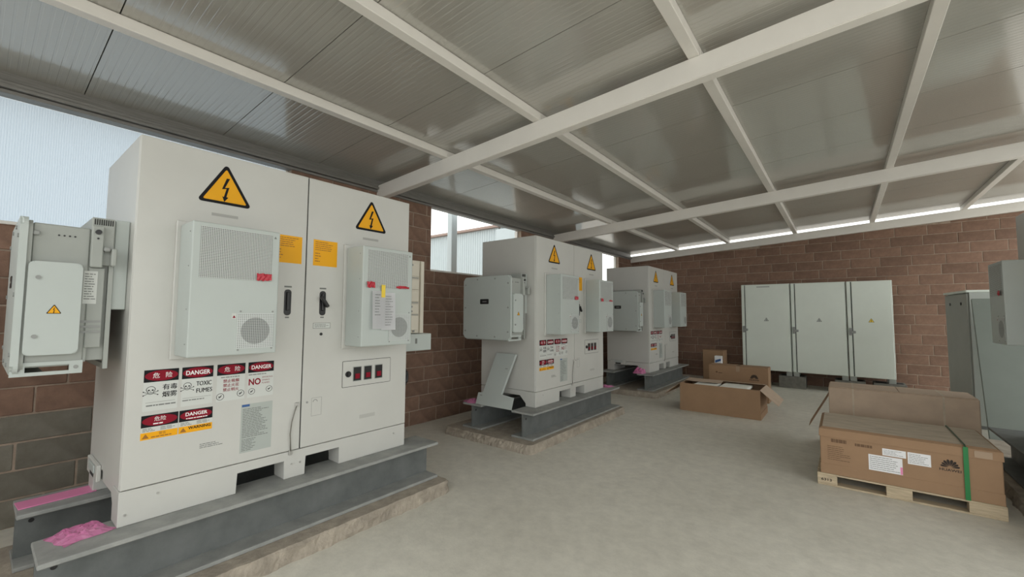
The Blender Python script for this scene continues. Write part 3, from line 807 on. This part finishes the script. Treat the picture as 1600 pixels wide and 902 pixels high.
# ================================================================== INVERTERS ON THE CABINET ENDS
def build_inverter():
    c = E_('inverter', (0, 0, 0))
    bm = N(); prism(bm, rrect(-.40, .40, .0, .80, .045), SD(0, 0, -.394), .028)
    bmesh.ops.bevel(bm, geom=[e for e in bm.edges if all(abs(v.co.y + .422) < 1e-4 for v in e.verts)], offset=.012, segments=3, affect='EDGES')
    cv = O('front_cover', bm, WHITE2, c)
    bm = N()
    for xx, zz in [(x_, z_) for x_ in (-.36, .36) for z_ in (.10, .40, .70)] + [(x_, z_) for x_ in (-.15, .15) for z_ in (.035, .765)]:
        cyl(bm, (xx, -.4215, zz), Vector((0, -1, 0)), .011, .006, 12)
    O('cover_screw', bm, GREYD, cv)
    bm = N(); prism(bm, rrect(-.10, .045, .445, .51, .012), SD(0, 0, -.4222), .003); sc = O('status_display', bm, BLACK, cv)
    bm = N(); prism(bm, rect(-.06, .01, .472, .482), SD(0, 0, -.4252), .0004); O('display_print', bm, GREYD, sc)
    bm = N(); prism(bm, rrect(-.386, .386, .014, .786, .04), SD(0, 0, -.378), .0158); O('cover_gasket', bm, GREYP, c)
    B('housing', GREYP, c, -.365, .365, -.3778, -.165, .03, .775, bev=.006)
    # heat sink with vertical fins, taller than the housing
    bm = N()
    for k in range(25): box(bm, -.355 + k * .0285, -.350 + k * .0285, -.1645, -.085, .05, .83)
    box(bm, -.36, .36, -.1648, -.155, .045, .835); O('heat_sink_fins', bm, GREYP, c)
    B('fan_tray', GREYP, c, .20, .372, -.1646, -.07, .575, .84, bev=.004)
    bm = N()
    for k in range(9): box(bm, .3722, .3735, -.155 + k * .009, -.150 + k * .009, .80, .832)
    O('tray_slot', bm, DARK, c)
    B('switch_module', GREYP, c, .3722, .40, -.165, -.115, .56, .79, bev=.005)
    bm = N(); cyl(bm, (.4002, -.14, .755), 'x', .013, .014, 16); O('switch_knob', bm, BLACK, c)
    bm = N(); cyl(bm, (.4002, -.14, .72), 'x', .005, .004, 8); O('indicator_lamp', bm, BLACK, c)
    B('handle_grip', GREYP, c, .3722, .43, -.085, -.062, .57, .67, bev=.006)
    B('handle_bar', GREYD, c, .3722, .42, -.115, -.088, .65, .675, bev=.006)
    bm = N()
    for k in range(4): cyl(bm, (.3652, -.285 + k * .02, .72), 'x', .0045, .003, 8)
    O('status_hole', bm, BLACK, c)
    for zz in (.12, .38, .72): B('cover_latch', GREYD, c, .366, .386, -.3775, -.352, zz - .011, zz + .011, bev=.004)
    # wiring compartment door
    bm = N(); prism(bm, rrect(-.385, -.192, .095, .572, .022), FR(0, 0, .368), .052)
    bmesh.ops.bevel(bm, geom=[e for e in bm.edges if all(abs(v.co.x - .42) < 1e-4 for v in e.verts)], offset=.006, segments=2, affect='EDGES')
    d = O('wiring_door', bm, WHITE2, c)
    for zz in (.49, .19):
        bm = N(); cyl(bm, (.4202, -.35, zz), 'x', .010, .006, 12); O('door_lock', bm, GREYD, d)
    warn_triangle(d, FR(-.288, .305, .4202), .056)
    B('wiring_box', GREYP, c, .3652, .3678, -.38, -.19, .09, .57)
    sg = flat('rating_label', STICK, c, [rect(-.182, -.128, .36, .54)], FR(0, 0, .3652), .0008)
    bm = N(); lines(bm, FR(0, 0, .3662), -.178, -.132, .38, .53, 11, 77, .35); O('label_print', bm, INKG, sg)
    B('side_panel', GREYP, c, .35, .365, -.1644, -.10, .12, .56, bev=.003)
    for k in range(3): B('cable_entry', GREYD, c, .3655, .368, -.185, -.105, .20 + k * .028, .213 + k * .028)
    # lower carrying bracket with a long slot
    bm = N()
    for a_ in ((-.42, -.165, -.012, .006), (-.42, -.165, .038, .056), (-.42, -.37, .006, .038), (-.215, -.165, .006, .038)): box(bm, .355, .372, a_[0], a_[1], a_[2], a_[3])
    lb = O('carrying_bracket', bm, WHITE2, c)
    for yy in (-.395, -.19):
        bm = N(); cyl(bm, (.3722, yy, .022), 'x', .010, .003, 12); O('bracket_bolt', bm, GREYD, lb)
    bm = N(); box(bm, -.36, .3545, -.40, -.30, -.012, .0, bev=.002); O('bottom_tray', bm, GREYP, c)
    # rear hanger frame and wall plate
    bm = N(); box(bm, .335, .36, -.0845, -.065, .0, .62); box(bm, -.36, .335, -.0845, -.065, .0, .03); box(bm, -.36, -.335, -.0845, -.065, .03, .62); box(bm, -.335, .335, -.0845, -.065, .59, .62); O('hanger_frame', bm, GREYP, c)
    bm = N(); box(bm, -.16, .34, -.0648, -.001, .33, .845, bev=.004); O('wall_plate', bm, WHITE2, c)
    return c
inv = build_inverter()
tag(inv, 'white and grey inverter at the left edge, seen from its side with small triangle', 'inverter', 'inverters on the cabinet ends')
inv.location = (CABS[0][0] - .465, CABS[0][1], 1.285)
i2 = copy_tree(inv); i2.location = (CABS[1][0] - .485, CABS[1][1], 1.285); i2['label'] = 'square white inverter on the end of the middle cabinet'
i3 = copy_tree(inv); i3.location = (CABS[2][0] - .47, CABS[2][1], 1.285); i3['label'] = 'white inverter on the end of the farthest cabinet, partly hidden'

# white sheet-metal cover leaning against the end of the middle cabinet
cv = E_('metal_cover', (-3.55, 4.15, .419)); tag(cv, 'white L-shaped sheet metal cover leaning against the middle cabinet below its inverter', 'metal cover')
Mt = Matrix.Translation((0, 0, .0)) @ Matrix.Rotation(R(-19), 4, 'X')
bm = N()
prism(bm, [(-.30, .0), (.30, .0), (.30, .15), (.085, .17), (.185, .70), (-.135, .70), (-.22, .16), (-.30, .15)], Mt @ SD(0, 0, 0), .006)
O('cover_sheet', bm, WHITE2, cv)
bm = N(); 
for a_ in ((-.30, .0), ): box(bm, -.30, .30, .0005, .035, .0, .006, M=Mt)
prism(bm, [(.085, .17), (.185, .70), (.1851, .70), (.0851, .17)], Mt @ SD(0, 0, .03), .03)
O('folded_edge', bm, WHITE2, cv)
for xx, zz in ((-.24, .12), (.09, .5)):
    bm = N(); box(bm, xx - .02, xx + .02, -.0085, -.0065, zz - .006, zz + .006, M=Mt); O('cover_slot', bm, GREYD, cv)

# ================================================================== PINK PACKING FILM
def crumple(name, loc, sx, sy, h, seed, label, rz=0., m=PINK, nx=22, ny=14):
    bm = N(); g = []
    for i in range(nx + 1):
        row = []
        for j in range(ny + 1):
            u, v = i / nx - .5, j / ny - .5
            e = max(0, 1 - (abs(2 * u) ** 3 + abs(2 * v) ** 3))
            k = 1 + .22 * noise.noise(Vector((u * 3 + seed, v * 3, 1)))
            z = h * (e ** .5) * (.55 + .9 * abs(noise.noise(Vector((u * 6 + seed, v * 6, 3)))) + .5 * noise.noise(Vector((u * 14, v * 14 + seed, 2))))
            row.append(bm.verts.new((u * sx * k, v * sy * k, .003 + max(0, z))))
        g.append(row)
    for i in range(nx):
        for j in range(ny): bm.faces.new((g[i][j], g[i + 1][j], g[i + 1][j + 1], g[i][j + 1]))
    o = O(name, bm, m, smooth=None); o.location = loc; o.rotation_euler = (0, 0, rz)
    tag(o, label, 'plastic film', 'pink plastic film scraps')
    return o
crumple('plastic_film', (-3.23, .405, .419), .20, .20, .034, 2.2, 'crumpled pink plastic bag on the front beam beside the nearest cabinet', .3)
bm = N(); box(bm, -.075, .075, -.17, .17, 0, .006, bev=.002, M=Matrix.Rotation(R(4), 4, 'Z')); o = O('plastic_strip', bm, PINKS); o.location = (-3.98, .385, .4188)
tag(o, 'flat folded pink plastic strip on the rear beam of the nearest cabinet', 'plastic film')
crumple('plastic_film', (-3.98, 4.26, .419), .22, .26, .025, 6.2, 'pink plastic scrap on the rear beam beside the middle cabinet')
crumple('plastic_film', (-3.12, 6.51, .419), .22, .22, .02, 9.2, 'pink plastic scrap on the far beam end past the middle cabinet')
crumple('plastic_film', (-3.30, 8.44, .419), .22, .24, .10, 12.2, 'pink plastic scrap on the front beam of the farthest cabinet')

# ================================================================== PALE CABINETS AT THE BACK WALL
def pale_cabinet(x0, x1, first, label, tri_col):
    y, z0, z1, d = 11.3, .35, 2.335, .5
    c = E_('switch_cabinet', ((x0 + x1) / 2, y, z0 - .09)); tag(c, label, 'cabinet', 'pale cabinets at the back wall')
    W2 = (x1 - x0) / 2 - .006; h = z1 - z0 + .09
    B('carcass', PALE, c, -W2, W2, .022, d, .09, h, bev=.006)
    B('door_seal', SEAL, c, -W2 + .01, W2 - .01, .012, .0218, .10, h - .012)
    dr = B('door', PALE, c, -W2 + .085, W2 - .015, -.012, .0118, .098, h - .008, bev=.006)
    B('hinge_post', PALE, c, -W2 + .004, -W2 + .068, -.004, .0118, .098, h - .004, bev=.006)
    bm = N(); box(bm, -W2 + .02, -W2 + .075, -.03, -.0045, .95, 1.10, bev=.006); box(bm, -W2 + .05, -W2 + .13, -.04, -.0125, .99, 1.04, bev=.006); O('swing_handle', bm, GREYD, c)
    warn_triangle(dr, SD(.02, 1.22, -.0122), .10, field=tri_col, edge=INKG)
    for xx in (-W2 + .06, W2 - .06):
        B('foot', GREYP, c, xx - .055, xx + .055, .03, .14, 0, .0895, bev=.004); B('foot', GREYP, c, xx - .055, xx + .055, d - .14, d - .03, 0, .0895, bev=.004)
    bm = N(); box(bm, -.16, .10, -.014, -.0122, h - .075, h - .045, bev=.0005); O('lifting_label', bm, PAPERG if first else PALE, dr)
    return c
pale_cabinet(-1.90, -.911, True, 'left of the three pale grey cabinets along the back wall', PAPERG)
pale_cabinet(-.911, .073, False, 'middle one of the three pale grey cabinets along the back wall', PAPERG)
pale_cabinet(.073, .807, False, 'right and narrowest of the three pale grey cabinets along the back wall', YELLOW)
def conc_block(x, y, l, d, h, label, z=0.):
    b = E_('concrete_block', (x, y, z)); tag(b, label, 'concrete block', 'blocks under the pale cabinets')
    B('block_shell', BLOCKC, b, -l / 2, l / 2, -d / 2, d / 2, 0, h, bev=.008)
    for s in (-1, 1): B('core_hole', DARK, b, s * l * .25 - l * .17, s * l * .25 + l * .17, -d * .3, d * .3, h + .0002, h + .0006)
    return b
for x, lb in ((-.93, 'grey concrete block under the joint of the left and middle pale cabinets'), (.08, 'grey concrete block under the joint of the middle and right pale cabinets'), (.70, 'grey concrete block under the right end of the pale cabinets'), (-1.80, 'grey concrete block under the left end of the pale cabinets, behind cartons')):
    conc_block(x, 11.51, .5, .44, .2585, lb)

# ================================================================== CARTONS
def petals(bm, M, s):
    for k in range(8):
        a = R(12 + 156 * k / 7); w_ = s * (.135 if k in (2, 3, 4, 5) else .115); r0, r1 = s * .16, s * (.98 if k in (3, 4) else .94 if k in (2, 5) else .86)
        d = Vector((math.cos(a), math.sin(a))); n = Vector((-d.y, d.x))
        pts = [d * r0]
        for t, ww in ((.35, .55), (.6, .9), (.8, 1.), (.93, .72), (1., .2)): pts.append(d * (r0 + (r1 - r0) * t) + n * w_ * ww)
        for t, ww in ((1., .2), (.93, .72), (.8, 1.), (.6, .9), (.35, .55)): pts.append(d * (r0 + (r1 - r0) * t) - n * w_ * ww)
        prism(bm, [(p.x, p.y) for p in pts[::-1]], M, .0005)
def emblem(parent, M, s):
    bm = N(); petals(bm, M, s); e = O('flower_emblem', bm, CINK, parent)
    print_('maker_lettering', CINK, parent, [(('HUAWEI', s * .42, M @ Matrix.Translation((0, -s * .44, 0))), dict(align='CENTER', bold=.02, width=s * 1.9))])

# pallet under the strapped carton
def pallet(x0, x1, y0, y1, label, mark):
    p = E_('wooden_pallet', ((x0 + x1) / 2, (y0 + y1) / 2, 0)); tag(p, label, 'pallet', 'wooden pallets')
    X, Y = (x1 - x0) / 2, (y1 - y0) / 2
    for i, yy in enumerate((-Y + .05, 0, Y - .05)):
        B('bottom_board', WOOD, p, -X, X, yy - .05, yy + .05, .001, .016, bev=.002)
        for s0, s1 in ((-X, -X + .15), (-.11, .06), (X - .21, X)):
            B('spacer_block', WOOD, p, s0, s1, yy - .05, yy + .05, .0162, .096, bev=.002)
    for k in range(6):
        yy = -Y + .06 + k * (2 * Y - .12) / 5
        B('deck_board', WOOD, p, -X, X, yy - .058, yy + .058, .0962, .112, bev=.002)
    if mark: print_('stamped_number', CINK, p, [((mark, .032, SD(-X + .07, .044, -Y - .0006)), dict(align='CENTER', bold=.02, width=.08))])
    return p
pallet(-.24, .97, 5.07, 5.87, 'light wooden pallet under the strapped carton in the foreground', '6313')

b1 = E_('strapped_carton', (.375, 5.47, .1125)); tag(b1, 'large brown carton with green strap and white labels on a pallet', 'carton')
B('carton_body', CARD, b1, -.585, .585, -.395, .395, 0, .395, bev=.006)
bm = N()   # lid: telescoping cap, slightly flared with a worn chamfer
a = [(-.592, -.402, .345), (.592, -.402, .345), (.592, .402, .345), (-.592, .402, .345)]
b = [(-.590, -.396, .415), (.590, -.396, .415), (.590, .400, .415), (-.590, .400, .415)]
c_ = [(-.565, -.36, .43), (.565, -.36, .43), (.565, .38, .43), (-.565, .38, .43)]
V = [[bm.verts.new(v) for v in r_] for r_ in (a, b, c_)]
for q in range(2):
    for k in range(4): bm.faces.new((V[q][k], V[q][(k + 1) % 4], V[q + 1][(k + 1) % 4], V[q + 1][k]))
bm.faces.new(V[0][::-1])
O('carton_lid', bm, CARD, b1)
bm = N(); n = 24
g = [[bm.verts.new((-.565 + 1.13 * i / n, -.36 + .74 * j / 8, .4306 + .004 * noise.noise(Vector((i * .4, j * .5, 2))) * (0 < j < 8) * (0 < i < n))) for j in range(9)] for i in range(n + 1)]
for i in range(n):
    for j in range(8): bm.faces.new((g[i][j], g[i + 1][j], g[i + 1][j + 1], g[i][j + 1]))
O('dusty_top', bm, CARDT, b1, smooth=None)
B('bottom_band', CARD, b1, -.588, .588, -.398, .398, .001, .095, bev=.003)
yf = -.3955
def lab(name, x0, x1, z0, z1, n, seed):
    s_ = flat(name, PAPER, b1, [[(x0, z0 + .0), (x1, z0), (x1, z1), (x0, z1)]], SD(0, 0, yf), .001)
    bm_ = N(); lines(bm_, SD(0, 0, yf - .0011), x0 + .008, x1 - .006, z0 + .008, z1 - .008, n, seed, .25); O('label_print', bm_, INKG, s_)
    return s_
s_ = lab('shipping_label', -.232, -.005, .105, .243, 7, 41); lab('part_label', -.135, .02, .252, .312, 4, 42); lab('part_label', .03, .175, .212, .312, 6, 43)
bm = N(); prism(bm, rect(-.02, -.0055, .108, .17), SD(0, 0, yf - .0012), .0005); O('pink_corner', bm, PINKS, s_)
bm = N(); lines(bm, SD(0, 0, yf), -.50, -.30, .295, .335, 1, 57, .8); lines(bm, SD(0, 0, yf), -.325, -.17, .293, .32, 1, 58, .9); O('carton_heading', bm, CINKL, b1)
bm = N(); lines(bm, SD(0, 0, yf), -.53, -.36, .13, .27, 8, 51, .3); O('carton_fine_print', bm, CINKL, b1)
emblem(b1, SD(.288, .235, yf), .068)
bm = N()
box(bm, .366, .396, -.408, -.4035, 0.0, .425); O('green_strap', bm, GREENS, b1)
bm = N(); box(bm, .375, .387, -.362, .41, .4355, .4375); box(bm, .375, .387, .4035, .408, 0, .436); prism(bm, [(-.4055, .4245), (-.362, .4365), (-.362, .4375), (-.4055, .426)], frameM((.375, 0, 0), (0, 1, 0), (0, 0, 1)), .012); O('strap_top', bm, mat('dark_green_strap', (.02, .07, .035), .4), b1)
bm = N(); box(bm, .43, .53, -.4035, -.4025, .352, .405); O('tape_scrap', bm, TAPE, b1)

# second carton behind it
pallet(-.22, 1.02, 6.22, 6.85, 'second wooden pallet behind the strapped carton', None)
b2 = E_('long_carton', (.46, 6.52, .1125)); tag(b2, 'long faded carton standing behind the strapped carton', 'carton')
B('carton_body', CARDP, b2, -.62, .60, -.24, .24, 0, .655, bev=.008)
B('lid_flap', CARDP, b2, -.61, -.002, -.238, .238, .6552, .662, bev=.002); B('lid_flap', CARDP, b2, .002, .59, -.238, .238, .6552, .662, bev=.002)
for xx in (-.395, .34): 
    bm = N(); box(bm, xx - .008, xx + .008, -.2425, -.2405, 0, .655); box(bm, xx - .008, xx + .008, -.2405, .2405, .6622, .6635); O('packing_strap', bm, CARDT, b2)
bm = N(); prism(bm, [(0, 0), (.22, -.42), (.225, -.415), (.005, .004)], frameM((-.622, .20, .50), (-1, 0, 0), (0, 0, 1)), .36); O('hanging_flap', bm, CARD, b2)

# open carton on the floor
b3 = E_('open_carton', (-1.63, 7.86, 0)); tag(b3, 'open brown carton with spread flaps and white foam inside', 'carton')
bm = N(); X, Y, h, t = .595, .36, .455, .006
for a_ in ((-X, X, -Y, -Y + t, .001, h), (-X, X, Y - t, Y, .001, h), (-X, -X + t, -Y + t, Y - t, .001, h), (X - t, X, -Y + t, Y - t, .001, h), (-X + t, X - t, -Y + t, Y - t, .001, .012)): box(bm, *a_)
O('carton_walls', bm, CARD, b3)
B('bottom_band', CARD, b3, -X - .004, X + .004, -Y - .005, -Y - .0005, .001, .105); B('bottom_band', CARD, b3, X + .0005, X + .005, -Y, Y, .001, .10)
def flap(p0, p1, d, nm, m=CARD):
    bm_ = N(); p0, p1, d = Vector(p0), Vector(p1), Vector(d); nn = (p1 - p0).cross(d).normalized() * .005
    v = [p0, p1, p1 + d, p0 + d]; a_ = [bm_.verts.new(q) for q in v]; b_ = [bm_.verts.new(q + nn) for q in v]
    bm_.faces.new(a_[::-1]); bm_.faces.new(b_)
    for k in range(4): bm_.faces.new((a_[k], a_[(k + 1) % 4], b_[(k + 1) % 4], b_[k]))
    return O(nm, bm_, m, b3)
flap((-X, Y - .02, h), (-X, -Y + .05, h), (-.24, -.10, -.20), 'side_flap'); flap((X, -Y + .02, h), (X, Y - .02, h), (.24, -.02, -.21), 'side_flap', CARDP)
flap((-X + .03, Y, h), (X - .01, Y, h), (0, -.27, .035), 'back_flap', CARDP)
flap((-X + .02, Y - .24, h + .035), (-.01, Y - .24, h + .035), (0, -.22, -.02), 'back_flap', CARDP)
bm = N(); box(bm, -.40, -.05, -.30, .20, .40, .448, bev=.02, seg=2); O('foam_block', bm, FOAM, b3)
bm = N(); box(bm, .0, .42, -.31, .20, .40, .452, bev=.02, seg=2); O('foam_block', bm, FOAM, b3)

# closed carton with emblem behind the open one
b4 = E_('closed_carton', (-1.60, 9.16, 0)); tag(b4, 'closed brown carton with black flower emblem behind the open carton', 'carton')
B('carton_body', CARD, b4, -.51, .50, -.155, .155, .001, .64, bev=.006)
for s0, s1 in ((-.505, -.003), (.003, .495)): B('top_flap', CARD, b4, s0, s1, -.153, .153, .6402, .645, bev=.001)
bm = N(); box(bm, -.03, .03, -.1565, -.1552, .54, .64); box(bm, -.03, .03, -.155, .155, .6452, .646); O('sealing_tape', bm, TAPE, b4)
emblem(b4, SD(.27, .43, -.1555), .08)
bm = N(); prism(bm, ellipse(-.37, .505, .018, .018, 12), SD(0, 0, -.1555), .0005); prism(bm, rect(-.34, -.27, .485, .50), SD(0, 0, -.1555), .0005); O('handling_mark', bm, CINKL, b4)

# small carton by the back wall
b5 = E_('small_carton', (-2.45, 11.2, 0)); tag(b5, 'small dark carton by the back wall left of the pale cabinets', 'carton')
B('carton_body', CARD, b5, -.26, .20, -.2, .2, .001, .745, bev=.006)
B('carton_lid', CARD, b5, -.265, .205, -.205, .205, .746, .77, bev=.004)
b6 = E_('paper_pack', (-2.32, 10.82, 0)); tag(b6, 'white printed pack standing in front of the small dark carton', 'pack')
B('pack_body', PAPER, b6, -.075, .075, -.06, .06, .001, .66, bev=.004)
bm = N(); prism(bm, [(-.06, .50), (.06, .55), (.06, .60), (-.06, .56)], SD(0, 0, -.0602), .0006); prism(bm, rect(-.06, .06, .40, .46), SD(0, 0, -.0602), .0006); O('pack_print', bm, BLUE, b6)

# ================================================================== RIGHT SIDE: GREY CABINET, LEANING PANEL
g = E_('grey_cabinet', (1.44, 8.95, 0), R(5)); tag(g, 'grey metal cabinet with lid standing before the back wall at right', 'cabinet')
PANEL2 = mat('light_grey_post', (.45, .48, .45), .5)
GM = mat('dull_grey_cabinet', (.40, .41, .38), .5, var=.06)
B('carcass', GM, g, .022, .80, 0, 1.02, .05, 1.96, bev=.006)
dr = B('door', GM, g, .0, .0215, .01, 1.01, .06, 1.945, bev=.004)
for yy in (.25, .75):
    bm = N(); cyl(bm, (-.0003, yy, 1.80), Vector((-1, 0, 0)), .022, .008, 16); O('door_lock', bm, BLACK, dr)
B('front_post', PANEL2, g, .0225, .26, -.012, -.0005, .05, 1.96, bev=.004)
B('lid', PALE, g, -.012, .815, -.016, 1.035, 1.9605, 1.995, bev=.005)
B('base_plinth', GREYD, g, .03, .78, .02, 1.0, 0, .0495)
PANEL = mat('shaded_pale_panel', (.21, .24, .215), .45, var=.06)  # pale panel, its colour darkened to hold the shade it stands in
pn = E_('leaning_panel', (1.43, 8.08, 0)); tag(pn, 'pale cabinet door panel leaning beside the grey cabinet at the right edge', 'panel')
Mt = Matrix.Translation((0, .0, .004)) @ Matrix.Rotation(R(-16), 4, 'X')
bm = N(); box(bm, .0, 1.05, 0, .012, 0, 1.93, bev=.003, M=Mt); O('panel_sheet', bm, PANEL, pn)
for xx in (0, 1.03):
    bm = N(); box(bm, xx, xx + .02, .0125, .045, 0.01, 1.92, M=Mt); O('panel_rim', bm, PANEL, pn)
for zz in (.15, 1.85):
    bm = N(); cyl(bm, Mt @ Vector((.05, -.0005, zz)), Vector((0, -1, 0)), .008, .003, 10); O('panel_screw', bm, GREYD, pn)
